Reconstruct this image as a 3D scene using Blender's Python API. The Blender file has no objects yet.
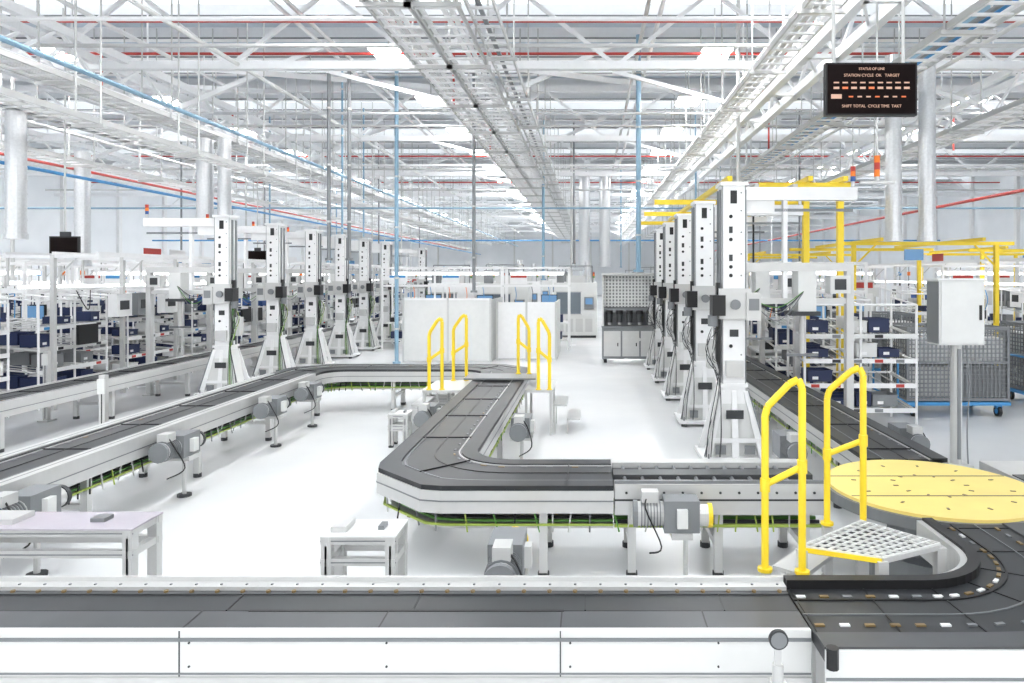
import bpy, math, random
from mathutils import Vector
random.seed(7)
R=random.Random(11)
scene=bpy.context.scene
scene.view_settings.view_transform='Standard'
scene.view_settings.look='None'
scene.view_settings.exposure=0.28

# ---------------------------------------------------------------- materials
def mat(name,col,rough=0.5,metal=0.0,var=0.02,scale=8.0,bump=0.0,emit=None,es=1.0,spec=None):
    m=bpy.data.materials.new(name); m.use_nodes=True
    nt=m.node_tree; N=nt.nodes; L=nt.links
    p=N['Principled BSDF']
    tc=N.new('ShaderNodeTexCoord'); nz=N.new('ShaderNodeTexNoise'); nz.inputs['Scale'].default_value=scale
    nz.inputs['Detail'].default_value=2
    L.new(tc.outputs['Object'],nz.inputs['Vector'])
    cr=N.new('ShaderNodeValToRGB')
    cr.color_ramp.elements[0].position=0.3; cr.color_ramp.elements[1].position=0.7
    cr.color_ramp.elements[0].color=tuple(max(0,c*(1-var)) for c in col)+(1,)
    cr.color_ramp.elements[1].color=tuple(min(1,c*(1+var)) for c in col)+(1,)
    L.new(nz.outputs['Fac'],cr.inputs['Fac']); L.new(cr.outputs['Color'],p.inputs['Base Color'])
    p.inputs['Roughness'].default_value=rough; p.inputs['Metallic'].default_value=metal
    if spec is not None: p.inputs['Specular IOR Level'].default_value=spec
    if emit:
        p.inputs['Emission Color'].default_value=tuple(emit)+(1,); p.inputs['Emission Strength'].default_value=es
    return m
WHITE=mat('white_paint',(.88,.88,.88),.4)
STEELW=mat('white_steelwork',(.93,.94,.95),.5)
OFFW=mat('offwhite_panel',(.74,.745,.73),.5)
ALU=mat('aluminium',(.60,.60,.59),.35,.3)
ALUD=mat('aluminium_dark',(.22,.23,.24),.4,.4)
BELT=mat('conveyor_belt',(.022,.024,.027),.42,0,.15,3)
BELT2=mat('conveyor_belt_light',(.065,.068,.072),.38,0,.12,3)
BLACK=mat('black_plastic',(.006,.006,.007),.4)
DGREY=mat('dark_grey',(.036,.039,.042),.5)
GREY=mat('grey_paint',(.21,.22,.23),.5)
YEL=mat('yellow_paint',(.93,.68,.03),.35)
YELP=mat('turntable_yellow',(.92,.72,.22),.4,0,.04,3)
BLUE=mat('blue_plastic',(.02,.08,.28),.45)
NAVY=mat('navy_plastic',(.010,.020,.075),.45)
LBLUE=mat('blue_steel',(.06,.28,.58),.4)
PBLUE=mat('pale_blue_pipe',(.25,.40,.52),.4,.2)
RED=mat('red_pipe',(.48,.04,.03),.4)
ORANGE=mat('orange',(.9,.22,.02),.4)
GREEN=mat('green_cable',(.10,.28,.05),.5)
LIME=mat('lime_cable',(.34,.44,.08),.5)
BRONZE=mat('bronze',(.26,.18,.08),.35,.4)
DUCT=mat('galvanised_duct',(.70,.71,.72),.28,.55,.06,20)
ROOF=mat('roof_sheet',(.62,.70,.77),.6,0,.03,2)
ROOF_GLOW=mat('glowing_roof_fill',(.85,.9,.93),.4,emit=(.93,.97,1.0),es=.75)  # roof sheet with an added glow, lights the hall evenly from above
LED=mat('led_panel',(.9,.9,.9),.4,emit=(.98,.99,1.0),es=56)
TUBE=mat('led_tube',(.9,.9,.9),.4,emit=(1,1,1),es=3)
SCR=mat('screen_lit',(.05,.05,.05),.3,emit=(1,.60,.42),es=.65)
SCRO=mat('screen_orange',(.05,.05,.05),.3,emit=(1,.20,.03),es=.8)
SCRB=mat('screen_black',(.008,.004,.004),.7,spec=.1)
SCBLUE=mat('screen_blue',(.05,.1,.2),.3,emit=(.2,.45,.75),es=.4)
WALL=mat('wall_cladding',(.90,.92,.94),.6,0,.02,1)
GLASSD=mat('tinted_glass',(.16,.19,.22),.12)
TOPG=mat('glossy_tabletop',(.50,.46,.51),.08)

FLOOR=bpy.data.materials.new('polished_concrete'); FLOOR.use_nodes=True
nt=FLOOR.node_tree; N=nt.nodes; L=nt.links; p=N['Principled BSDF']
tc=N.new('ShaderNodeTexCoord'); n1=N.new('ShaderNodeTexNoise'); n1.inputs['Scale'].default_value=.35; n1.inputs['Detail'].default_value=5
n2=N.new('ShaderNodeTexNoise'); n2.inputs['Scale'].default_value=1.2; n2.inputs['Detail'].default_value=3
L.new(tc.outputs['Object'],n1.inputs['Vector']); L.new(tc.outputs['Object'],n2.inputs['Vector'])
cr=N.new('ShaderNodeValToRGB'); cr.color_ramp.elements[0].position=.3; cr.color_ramp.elements[1].position=.65
cr.color_ramp.elements[0].color=(.72,.735,.75,1); cr.color_ramp.elements[1].color=(.81,.815,.815,1)
L.new(n1.outputs['Fac'],cr.inputs['Fac']); L.new(cr.outputs['Color'],p.inputs['Base Color'])
r2=N.new('ShaderNodeMapRange'); r2.inputs['To Min'].default_value=.2; r2.inputs['To Max'].default_value=.3
L.new(n2.outputs['Fac'],r2.inputs['Value']); L.new(r2.outputs['Result'],p.inputs['Roughness'])

# ---------------------------------------------------------------- mesh builder
class B:
    def __init__(s): s.v=[];s.f=[];s.m=[];s.ms=[]
    def mi(s,m):
        if m not in s.ms: s.ms.append(m)
        return s.ms.index(m)
    def hexa(s,pts,m):
        b=len(s.v); s.v+= [tuple(q) for q in pts]; k=s.mi(m)
        for f in ((0,3,2,1),(4,5,6,7),(0,1,5,4),(1,2,6,5),(2,3,7,6),(3,0,4,7)):
            s.f.append(tuple(b+i for i in f)); s.m.append(k)
    def box(s,x0,x1,y0,y1,z0,z1,m):
        s.hexa([(x0,y0,z0),(x1,y0,z0),(x1,y1,z0),(x0,y1,z0),(x0,y0,z1),(x1,y0,z1),(x1,y1,z1),(x0,y1,z1)],m)
    def cbox(s,c,d,m,a=0.0):
        ca,sa=math.cos(a),math.sin(a); P=[]
        for z in (-.5,.5):
            for x,y in ((-.5,-.5),(.5,-.5),(.5,.5),(-.5,.5)):
                X=x*d[0];Y=y*d[1]; P.append((c[0]+X*ca-Y*sa,c[1]+X*sa+Y*ca,c[2]+z*d[2]))
        s.hexa(P,m)
    def frus(s,c,z0,z1,w0,d0,w1,d1,m):
        s.hexa([(c[0]+i*w0/2,c[1]+j*d0/2,z0) for i,j in((-1,-1),(1,-1),(1,1),(-1,1))]+[(c[0]+i*w1/2,c[1]+j*d1/2,z1) for i,j in((-1,-1),(1,-1),(1,1),(-1,1))],m)
    def cyl(s,a,b,r,m,n=8,r2=None):
        a=Vector(a);b=Vector(b);d=(b-a)
        if d.length<1e-6:return
        d.normalize(); u=d.orthogonal().normalized(); w=d.cross(u); r2=r if r2 is None else r2
        k=s.mi(m);base=len(s.v)
        for q,rr in((a,r),(b,r2)):
            for i in range(n):
                t=2*math.pi*i/n; s.v.append(tuple(q+(u*math.cos(t)+w*math.sin(t))*rr))
        for i in range(n):
            j=(i+1)%n; s.f.append((base+i,base+j,base+n+j,base+n+i)); s.m.append(k)
        s.f.append(tuple(base+i for i in range(n-1,-1,-1))); s.m.append(k)
        s.f.append(tuple(base+n+i for i in range(n))); s.m.append(k)
    def tube(s,pts,r,m,n=6):
        for a,b in zip(pts[:-1],pts[1:]): s.cyl(a,b,r,m,n)
    def beam(s,a,b,w,m):
        s.cyl(a,b,w*.7,m,4)
    def obj(s,name,loc=(0,0,0),smooth=False):
        me=bpy.data.meshes.new(name); me.from_pydata(s.v,[],s.f)
        for m in s.ms: me.materials.append(m)
        me.polygons.foreach_set('material_index',s.m); me.update()
        o=bpy.data.objects.new(name,me); o.location=loc; scene.collection.objects.link(o); return o
def inst(o,loc,rz=0,name=None):
    q=bpy.data.objects.new(name or o.name.split('.')[0],o.data); q.location=loc; q.rotation_euler=(0,0,rz); scene.collection.objects.link(q); return q
def bez(pts,n=8):
    out=[]
    P=[Vector(q) for q in pts]
    P=[P[0]]+P+[P[-1]]
    for i in range(1,len(P)-2):
        for k in range(n):
            t=k/n
            out.append(.5*((2*P[i])+(-P[i-1]+P[i+1])*t+(2*P[i-1]-5*P[i]+4*P[i+1]-P[i+2])*t*t+(-P[i-1]+3*P[i]-3*P[i+1]+P[i+2])*t**3))
    out.append(P[-2]); return out

# ---------------------------------------------------------------- room shell
b=B(); b.box(-32,26,-4,92,-.2,0,FLOOR); b.obj('floor')
b=B(); b.box(-32,-31.8,-4,92,0,9.6,WALL)
for i in range(19): b.box(-31.8,-31.6,-3+i*5,-2.7+i*5,0,9.4,WHITE)
b.obj('wall_left')
b=B(); b.box(25.8,26,-4,92,0,9.6,WALL)
for i in range(19): b.box(25.6,25.8,-3+i*5,-2.7+i*5,0,9.4,WHITE)
b.obj('wall_right')
b=B(); b.box(-31.8,25.8,91.8,92,0,9.6,WALL)
for i in range(12): b.box(-30+i*5,-29.8+i*5,91.6,91.8,0,9.4,OFFW)
b.obj('wall_back')
b=B()
y=-4.0;i=0
while y<92:
    m=ROOF_GLOW if i%3==0 else ROOF
    b.box(-32,26,y,y+1.7,9.6,9.7,m)
    y+=1.7;i+=1
b.obj('ceiling')
b=B(); y=-4.0
while y<92:
    b.box(-31.8,25.8,y-.06,y+.06,9.28,9.6,STEELW); b.box(-31.8,25.8,y-.14,y+.14,9.25,9.28,STEELW); 
    b.box(-31.8,25.8,y-.15,y-.14,9.245,9.285,GREY)
    b.box(-31.8,25.8,y+.82,y+.88,9.5,9.6,STEELW); y+=1.7
b.obj('roof_purlins')
b=B()
for k in range(11):
    Y=-1+8.5*k
    b.box(-31.7,25.7,Y-.12,Y+.12,9.02,9.24,STEELW)
    b.box(-31.7,25.7,Y-.10,Y+.10,7.3,7.48,STEELW)
    for j in range(-7,6):
        x0=j*4.4+.6
        if x0<-31 or x0+4.4>25.6: continue
        b.beam((x0,Y,7.4),(x0+2.2,Y,9.1),.09,STEELW); b.beam((x0+2.2,Y,9.1),(x0+4.4,Y,7.4),.09,STEELW)
b.obj('roof_truss')
def girder(X,Z,h,w,name):
    b=B()
    for dx in(-w/2,w/2):
        b.box(X+dx-.08,X+dx+.08,-3,91,Z,Z+.18,STEELW); b.box(X+dx-.08,X+dx+.08,-3,91,Z+h,Z+h+.18,STEELW)
        y=-3.0
        while y<88:
            b.beam((X+dx,y,Z+.07),(X+dx,y+1.3,Z+h+.07),.06,STEELW); b.beam((X+dx,y+1.3,Z+h+.07),(X+dx,y+2.6,Z+.07),.06,STEELW); y+=2.6
    y=-3.0
    while y<90:
        b.box(X-w/2,X+w/2,y-.05,y+.05,Z,Z+.08,STEELW)
        b.beam((X-w/2,y,Z+.1),(X+w/2,y+1.3,Z+.1),.04,STEELW)
        b.beam((X-w/2,y,Z+h+.14),(X-w/2,y,9.3),.03,STEELW)
        y+=2.6
    return b.obj(name)
girder(-10.9,6.5,.9,.7,'lattice_girder')
girder(4.2,6.5,.9,.6,'lattice_girder.001')
girder(10.6,6.6,.9,.7,'lattice_girder.002')
girder(-19.5,6.5,.9,.7,'lattice_girder.003')
b=B()
for k in range(9):
    Y=7.5+8.5*k
    for x0,x1 in((-10.9,-3),(-3,4.2),(4.2,10.6),(-19.5,-10.9)):
        b.beam((x0,Y,7.5),(x1,Y+8.5,9.0),.14,STEELW)
        b.beam((x0,Y+2.5,7.0),((x0+x1)/2,Y+2.5,8.7),.12,STEELW)
        b.beam((x1,Y+2.5,7.0),((x0+x1)/2,Y+2.5,8.0),.10,STEELW)
b.obj('roof_wind_braces')
def tray(X,Z,w,y0,y1,name,rung=.4,hang=True):
    b=B()
    b.box(X-w/2-.02,X-w/2+.01,y0,y1,Z,Z+.1,ALU); b.box(X+w/2-.01,X+w/2+.02,y0,y1,Z,Z+.1,ALU)
    y=y0
    while y<y1:
        b.box(X-w/2,X+w/2,y,y+.06,Z,Z+.03,WHITE); y+=rung
    for i in range(max(2,int(w/.11))):
        if R.random()<.65:
            xx=X-w/2+.06+i*.11
            if xx>X+w/2-.05: continue
            b.box(xx-.035,xx+.035,y0,y1,Z+.03,Z+.07,R.choice((WHITE,OFFW,ALU,ALUD,WHITE)))
    if hang:
        y=y0+1
        while y<y1:
            for sx in(-1,1): b.cyl((X+sx*(w/2+.04),y,Z-.05),(X+sx*(w/2+.04),y,9.3),.018,ALU,5)
            b.box(X-w/2-.1,X+w/2+.1,y-.03,y+.03,Z-.06,Z,ALU)
            y+=3
    return b.obj(name)
tray(-2.25,6.5,.62,-3,85,'cable_tray')
tray(-2.95,6.5,.6,-3,85,'cable_tray.001')
tray(-1.65,6.65,.4,-3,85,'cable_tray.002')
tray(-9.9,6.2,.6,-3,80,'cable_tray.003')
tray(-12.2,6.2,.8,-3,80,'cable_tray.004')
tray(-13.8,5.6,.6,-3,80,'cable_tray.005')
tray(3.3,6.4,.5,-3,80,'cable_tray.006')
tray(5.4,6.1,.6,-3,80,'cable_tray.007')
tray(8.6,5.9,.6,-3,80,'cable_tray.008')
tray(-8.6,5.2,.35,8,60,'cable_tray.009')
b=B()
for Y in(15.0,17.2,23.5,32,41): b.cyl((-30,Y,8.05),(24,Y,8.05),.035,RED,8)
b.cyl((-3.35,-3,6.75),(-3.35,85,6.75),.03,RED,8)
b.cyl((12.2,-3,5.0),(12.2,85,5.0),.05,RED,8)
b.cyl((-15,-3,5.7),(-15,85,5.7),.04,RED,8)
for Y in(17.2,23.5): 
    for x in(-12,-3.35,6,12.2): b.cyl((x,Y,8.05),(x,Y,6.8),.03,RED,6)
b.obj('sprinkler_pipes')
b=B()
b.cyl((-12.5,-3,5.0),(-12.5,80,5.0),.04,LBLUE,8)
b.cyl((5.9,-3,6.55),(5.9,80,6.55),.09,PBLUE,8); b.cyl((6.2,-3,6.6),(6.2,80,6.6),.05,LBLUE,8)
b.cyl((-30,26,5.1),(24,26,5.1),.035,PBLUE,8); b.cyl((-30,48,5.0),(24,48,5.0),.05,LBLUE,8)
b.cyl((-7.2,8,5.5),(-7.2,70,5.5),.04,PBLUE,8)
b.obj('compressed_air_pipes')
b=B()
for X,Z in((-10.2,7.9),(-6.5,8.2),(-6.2,8.2),(1.2,8.2),(1.5,8.2),(7.5,7.8),(7.8,7.2),(-16,7.6),(-14.6,6.6),(-8,7.4),(9.6,6.4),(-3.9,7.6)):
    b.cyl((X,-3,Z),(X,85,Z),.05,R.choice((WHITE,ALU,OFFW)),7)
for Y in(12,13.4,19,20.6,28,29,36,44,52):
    b.cyl((-28,Y,7.0),(22,Y,7.0),.04,R.choice((WHITE,ALU,DUCT)),7)
b.obj('overhead_conduits')
def drop(X,Y,z0,z1,r,m,name='drop_pipe'):
    b=B(); b.cyl((0,0,z0),(0,0,z1),r,m,8); b.cyl((0,0,z0),(0,0,z0+.06),r*2,m,8)
    z=z0+1
    while z<z1: b.cyl((0,0,z),(0,0,z+.05),r*1.4,ALU,8); z+=1.5
    b.obj(name,(X,Y,0))
drop(-5.72,20.7,0,9.3,.06,PBLUE)
drop(1.35,19.5,2.7,9.3,.07,PBLUE)
drop(-6.9,18.5,3.0,8.1,.05,ALUD)
drop(-6.4,18.6,3.0,8.1,.05,GREY)
drop(-3.4,20.5,2.1,9.3,.05,GREY)
drop(-2.0,30,2.4,9.3,.06,PBLUE)
drop(-.9,34,2.4,9.3,.06,ALU)
drop(3.6,17,4.6,9.3,.05,ALU)
drop(-13.2,16,2.5,9.3,.04,ALU)
for i in range(18):
    drop(R.uniform(-16,-8),R.uniform(22,55),3.1,9.3,.035,R.choice((ALU,PBLUE,WHITE,GREY)))
for i in range(14):
    drop(R.uniform(-2,12),R.uniform(26,60),3.1,9.3,.04,R.choice((ALU,PBLUE,WHITE,ALUD,GREY)))
def duct(X,Y,z0,z1,r):
    b=B(); b.cyl((0,0,z0),(0,0,z1),r,DUCT,20)
    z=z0
    while z<z1: b.cyl((0,0,z),(0,0,z+.03),r*1.04,DUCT,20); z+=.28
    b.cyl((0,0,z0-.12),(0,0,z0),r*1.15,DUCT,20)
    b.obj('ventilation_duct',(X,Y,0))
duct(6.5,15,3.45,7.3,.17); duct(7.22,15,3.45,7.3,.17); duct(-12.3,15,3.5,6.1,.19)
duct(-9.9,18,3.8,6.1,.2); duct(-9.4,18,3.8,6.1,.16); duct(14,22,3,6.5,.25)
duct(-.3,38,3.2,8,.3); duct(.8,38,3.2,8,.3); duct(-14.5,20,3,6.1,.2)
b=B(); b.box(-.38,.38,-.56,.56,.03,.1,WHITE); b.box(-.34,.34,-.52,.52,0,.03,LED); b.box(-.15,.15,-.2,.2,.1,.2,GREY); b.cyl((0,0,.2),(0,0,1.2),.02,ALU,5)
L0=None
for X in(-22,-13.1,-5.0,3.1,12):
    for k in range(18):
        Y=-1+4.6*k
        if L0 is None: L0=b.obj('high_bay_light',(X,Y,8.05))
        else: inst(L0,(X,Y,8.05))

# ---------------------------------------------------------------- conveyors
def mkpath(corners,rc,w,chamf=True,n=12):
    pts=[]
    C=[Vector(c) for c in corners]
    def add(p,t,fl=1,fr=1): pts.append((p.copy(),t.copy(),fl,fr))
    for i,c in enumerate(C):
        if i==0: add(c,(C[1]-c).normalized()); continue
        if i==len(C)-1: add(c,(c-C[i-1]).normalized()); continue
        t0=(c-C[i-1]).normalized(); t1=(C[i+1]-c).normalized(); cross=t0.x*t1.y-t0.y*t1.x; s=1 if cross>0 else -1
        cen=c-t0*rc+t1*rc
        Ro=rc+w/2; D=Ro*1.08
        for k in range(n+1):
            ph=math.pi/2*k/n
            d=(-t1*math.cos(ph)+t0*math.sin(ph))
            tan=(t0*math.cos(ph)+t1*math.sin(ph))
            f=1
            if chamf:
                rr=min(Ro/max(1e-6,math.cos(ph)),Ro/max(1e-6,math.sin(ph)),D/math.cos(ph-math.pi/4)); f=(rr-rc)/(w/2)
            add(cen+d*rc,tan,(1 if s>0 else f),(f if s>0 else 1))
    return pts
def off(q,o):
    p,t,fl,fr=q; nr=Vector((t.y,-t.x)); return p+nr*o*(fr if o>0 else fl)
def sweep(b,path,o1,o2,z1,z2,m):
    k=b.mi(m); base=len(b.v)
    for q in path:
        A=off(q,o1);C=off(q,o2)
        b.v+=[(A.x,A.y,z1),(C.x,C.y,z1),(C.x,C.y,z2),(A.x,A.y,z2)]
    n=len(path)
    for i in range(n-1):
        o=base+4*i
        for a,c in((0,1),(1,2),(2,3),(3,0)): b.f.append((o+a,o+4+a,o+4+c,o+c)); b.m.append(k)
    b.f.append((base,base+1,base+2,base+3)); b.m.append(k)
    o=base+4*(n-1); b.f.append((o+3,o+2,o+1,o)); b.m.append(k)
def along(path,step,start=0.0):
    out=[];acc=0;nxt=start
    for a,c in zip(path[:-1],path[1:]):
        d=(c[0]-a[0]).length
        while nxt<=acc+d and d>1e-9:
            t=(nxt-acc)/d
            out.append((a[0].lerp(c[0],t),a[1].lerp(c[1],t).normalized(),a[2]*(1-t)+c[2]*t,a[3]*(1-t)+c[3]*t)); nxt+=step
        acc+=d
    return out
def conveyor(path,w,h,name,side=.22,legs=2.0,lanes=True,cables=True,slots=True,belt=BELT,legstart=.6,trim=()):
    b=B()
    sweep(b,path,-w/2+.05,w/2-.05,h-.05,h-.004,BELT2)
    sweep(b,path,-w*.26,w*.26,h-.01,h,belt)
    sweep(b,path,-w/2,-w/2+.19*w,h-.03,h+.012,BELT); sweep(b,path,w/2-.19*w,w/2,h-.03,h+.012,BELT)
    if lanes:
        sweep(b,path,-.008,.008,h-.01,h+.006,BLACK)
        sweep(b,path,-w*.28-.006,-w*.28+.006,h-.01,h+.006,ALUD); sweep(b,path,w*.28-.006,w*.28+.006,h-.01,h+.006,ALU)
    sweep(b,path,-w/2-.012,-w/2+.03,h-side,h-.03,ALU); sweep(b,path,w/2-.03,w/2+.012,h-side,h-.03,ALU)
    for o in(-w/2-.016,w/2+.012): 
        sweep(b,path,o,o+.004,h-side*.55,h-side*.5,ALUD)
    sweep(b,path,-w/2+.08,w/2-.08,h-side-.02,h-side+.02,ALUD)
    for q in along(path,1.2,.4):
        a=math.atan2(q[1].y,q[1].x); b.cbox((q[0].x,q[0].y,h+.006),(.01,w*.98,.012),BLACK,a)
    for seg in trim:   # light aluminium edge profiles on the straight legs
        for o1,o2 in((-w/2-.014,-w/2+.15*w),(w/2-.15*w,w/2+.014)): sweep(b,seg,o1,o2,h-.05,h+.022,ALU)
        for o in(-w/2+.075*w,w/2-.075*w): sweep(b,seg,o-.006,o+.006,h+.02,h+.024,ALUD)
    if slots:
        for q in along(path,.24,.1):
            a=math.atan2(q[1].y,q[1].x)
            for o in(w*.22,):
                P=off(q,o); b.cbox((P.x,P.y,h+.003),(.06,.018,.006),ALUD if R.random()<.85 else BRONZE,a)
    for q in along(path,legs,legstart):
        a=math.atan2(q[1].y,q[1].x)
        for o in(-w/2+.08,w/2-.08):
            P=off(q,o); b.cbox((P.x,P.y,(h-side)/2+.02),(.07,.07,h-side-.04),ALU,a); b.cyl((P.x,P.y,0),(P.x,P.y,.05),.05,DGREY,10)
        b.cbox((q[0].x,q[0].y,.28),(.05,w-.16,.05),ALU,a)
    if cables:
        ct=h-side-.14
        sweep(b,path,-w*.40,w*.40,ct-.02,ct,ALU)
        for i in range(10):
            o=-w*.45+i*w*.10
            zz=ct+R.uniform(0,.04)
            sweep(b,path,o-.009,o+.009,zz,zz+.018,(LIME,GREEN,BLACK,ALUD,GREEN,OFFW,GREY,BLACK,GREEN,LIME)[i])
        for q in along(path,.16,.2):
            for o in(-w*.45,w*.45):
                P=off(q,o); Q=off(q,o*.98)
                b.cyl((P.x,P.y,h-side),(Q.x+R.uniform(-.06,.06),Q.y,ct-.04),.008,R.choice((GREEN,ALU,ALU,BLACK,LIME,GREY)),5)
    return b.obj(name)
W=.86
pA=mkpath([(0.2,6.38),(-1.58,6.38),(-1.58,13.75),(-5.42,13.75),(-5.42,4.25)],.85,W)
def straight(a,c): return mkpath([a,c],.8,.8)
conveyor(pA,W,.8,'conveyor_loop',trim=(straight((-5.42,12.7),(-5.42,4.25)),))
def aluconv(x0,x1,yc,w,h,name):
    b=B()
    b.box(x0,x1,yc-w/2,yc-w/2+.14,h-.24,h+.02,ALU); b.box(x0,x1,yc+w/2-.14,yc+w/2,h-.24,h+.02,ALU)
    b.box(x0,x1,yc-w/2+.14,yc+w/2-.14,h-.08,h-.03,BELT)
    b.box(x0,x1,yc-.09,yc+.09,h-.03,h+.01,BELT2)
    b.box(x0,x1,yc-w/2+.02,yc-w/2+.05,h+.02,h+.045,ALUD)
    b.box(x0,x1,yc-w/2-.004,yc-w/2,h-.12,h-.105,DGREY)
    x=x0+.1
    while x<x1-.05:
        b.cyl((x,yc-w/2+.15,h-.02),(x,yc+w/2-.15,h-.02),.018,ALUD,6); 
        b.cyl((x,yc-w/2-.008,h-.05),(x,yc-w/2,h-.05),.012,DGREY,6); x+=.16
    for x in(x0+.15,(x0+x1)/2,x1-.15):
        for yy in(yc-w/2+.08,yc+w/2-.08):
            b.box(x-.035,x+.035,yy-.035,yy+.035,.04,h-.24,ALU); b.cyl((x,yy,0),(x,yy,.05),.05,DGREY,10)
        b.box(x-.03,x+.03,yc-w/2+.1,yc+w/2-.1,.25,.31,ALU)
    b.box(x0,x1,yc-w*.4,yc+w*.4,h-.38,h-.36,ALU)
    for i in range(8):
        yy=yc-w*.45+i*.1; b.box(x0,x1,yy,yy+.022,h-.36,h-.335,R.choice((GREEN,LIME,DGREY)))
    x=x0
    while x<x1: b.cyl((x,yc-w*.45,h-.24),(x+R.uniform(-.05,.05),yc-w*.44,h-.4),.008,R.choice((GREEN,LIME,ALU)),5); x+=.15
    b.obj(name)
aluconv(.21,2.0,6.38,.84,.8,'roller_conveyor')
conveyor(mkpath([(-9.0,2.5),(-9.0,44)],.8,.8,),.8,.72,'tower_line_conveyor',side=.2,legs=2.4,cables=False,trim=(straight((-9.0,2.5),(-9.0,44)),))
conveyor(mkpath([(3.1,6.85),(3.1,30)],.8,.8),.8,.8,'tower_line_conveyor.001',legs=2.4,legstart=1.0)
b=B(); x0,x1=-7.0,1.12; h=.8
b.box(x0,x1,3.57,3.755,h-.04,h,BELT2); b.box(x0,x1,3.765,3.985,h-.04,h-.003,BELT)  # near lane's paler grey has its reflection put into the colour
b.box(x0,x1,3.755,3.765,h-.04,h-.015,BLACK)
b.box(x0,x1,3.99,4.09,h-.24,h+.025,ALU); b.box(x0,x1,4.06,4.085,h+.025,h+.05,ALU)
b.box(x0,x1,3.95,3.99,h-.03,h+.004,BELT2)
b.box(x0,x1,3.545,3.57,h-.23,h+.004,OFFW); b.box(x0,x1,3.535,3.545,h-.05,h-.035,ALUD); b.box(x0,x1,3.53,3.6,h-.27,h-.23,ALU)
b.box(x0,x1,3.54,3.545,h-.22,h-.212,GREY)
b.box(x0,x1,3.6,3.95,h-.12,h-.1,ALUD)
x=x0+.1
while x<x1:
    b.cyl((x,3.972,h+.004),(x,3.972,h+.014),.013,BRONZE,8)
    b.cyl((x,4.02,h+.025),(x,4.02,h+.03),.008,ALUD,6); x+=.145
for k,x in enumerate((-6.2,-4.9,-3.55,-2.08,-1.08,-.15,.6)):
    b.box(x-.004,x+.004,3.57,3.755,h,h+.002,BLACK); b.box(x+.12,x+.128,3.765,3.95,h-.003,h+.001,BLACK)
    if k%2==1 or k==3: b.box(x-.003,x+.003,3.542,3.545,h-.23,h,DGREY)
    for zz in(.62,.74): b.cyl((x+.05,3.54,zz),(x+.05,3.546,zz),.006,DGREY,6)
b.box(-1.83,-.14,3.75,3.772,h,h+.003,BLACK)
x=x0+.2
while x<x1:
    for yy in(3.62,3.93):
        b.box(x-.035,x+.035,yy-.035,yy+.035,.04,.56,ALU); b.cyl((x,yy,0),(x,yy,.05),.05,DGREY,10)
    x+=1.35
for z in(.16,.24,.32,.4,.48,.52): b.box(x0,x1,3.565,3.573,z,z+.006,ALU)
x=x0
while x<x1: b.box(x,x+.006,3.56,3.566,.12,.54,ALU); x+=.06
b.obj('front_conveyor')
# corner conveyor
pc=mkpath([(1.13,3.72),(2.77,3.72),(2.77,5.06)],.85,.70)
b=B(); w=.7
sweep(b,pc,-w/2,w/2,.74,.798,BELT)
sweep(b,pc,.0,.008,.79,.804,ALUD); sweep(b,pc,w/2-.14,w/2,.79,.812,BELT2); sweep(b,pc,-.17,-.155,.79,.806,BLACK)
sweep(b,pc,-w/2-.02,-w/2+.05,.6,.85,BLACK)
sweep(b,pc,-w/2-.06,-w/2-.02,.6,.83,ALU)
sweep(b,pc,w/2,w/2+.02,.56,.80,OFFW); sweep(b,pc,w/2+.02,w/2+.024,.66,.674,ALUD)
for q in along(pc,.42,.02):
    a=math.atan2(q[1].y,q[1].x); b.cbox((q[0].x,q[0].y,.8),(.008,w*.96,.006),BLACK,a)
for q in along(pc,.13,.05):
    a=math.atan2(q[1].y,q[1].x)
    for o in(-.20,.12):
        P=off(q,o); b.cbox((P.x,P.y,.802),(.05,.022,.01),R.choice((BRONZE,ALUD,BRONZE,WHITE)),a)
for x,y in((1.3,3.5),(1.3,3.95),(2.3,3.6),(2.5,4.6),(3.0,4.6),(2.5,5.0),(3.0,5.0)):
    b.box(x-.035,x+.035,y-.035,y+.035,.04,.6,ALU); b.cyl((x,y,0),(x,y,.05),.05,DGREY,10)
b.cyl((1.16,3.35,.72),(1.16,3.35,.82),.03,BLACK,10)
b.obj('corner_conveyor')
# turntable
b=B()
c=(2.9,5.95)
b.cyl((c[0],c[1],.70),(c[0],c[1],.79),.87,ALUD,64); b.cyl((c[0],c[1],.79),(c[0],c[1],.815),.84,YELP,64)
b.cyl((c[0],c[1],.3),(c[0],c[1],.7),.35,GREY,24); b.cyl((c[0],c[1],0),(c[0],c[1],.3),.5,GREY,24)
for i in range(24):
    t=i*math.pi/12; rr=.62 if i%2 else .3
    b.cbox((c[0]+rr*math.cos(t),c[1]+rr*math.sin(t),.816),(.04,.018,.006),BRONZE,t)
for dy in(-.28,.28): b.box(c[0]-.78,c[0]+.78,c[1]+dy-.008,c[1]+dy+.008,.815,.818,BRONZE)
b.box(3.78,4.7,5.1,6.8,.72,.80,ALU); b.box(3.8,4.68,5.5,6.3,.8,.81,BELT2)
for x in(3.9,4.6):
    for y in(5.2,6.7): b.box(x-.04,x+.04,y-.04,y+.04,0,.72,ALU)
b.obj('conveyor_turntable')

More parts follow.
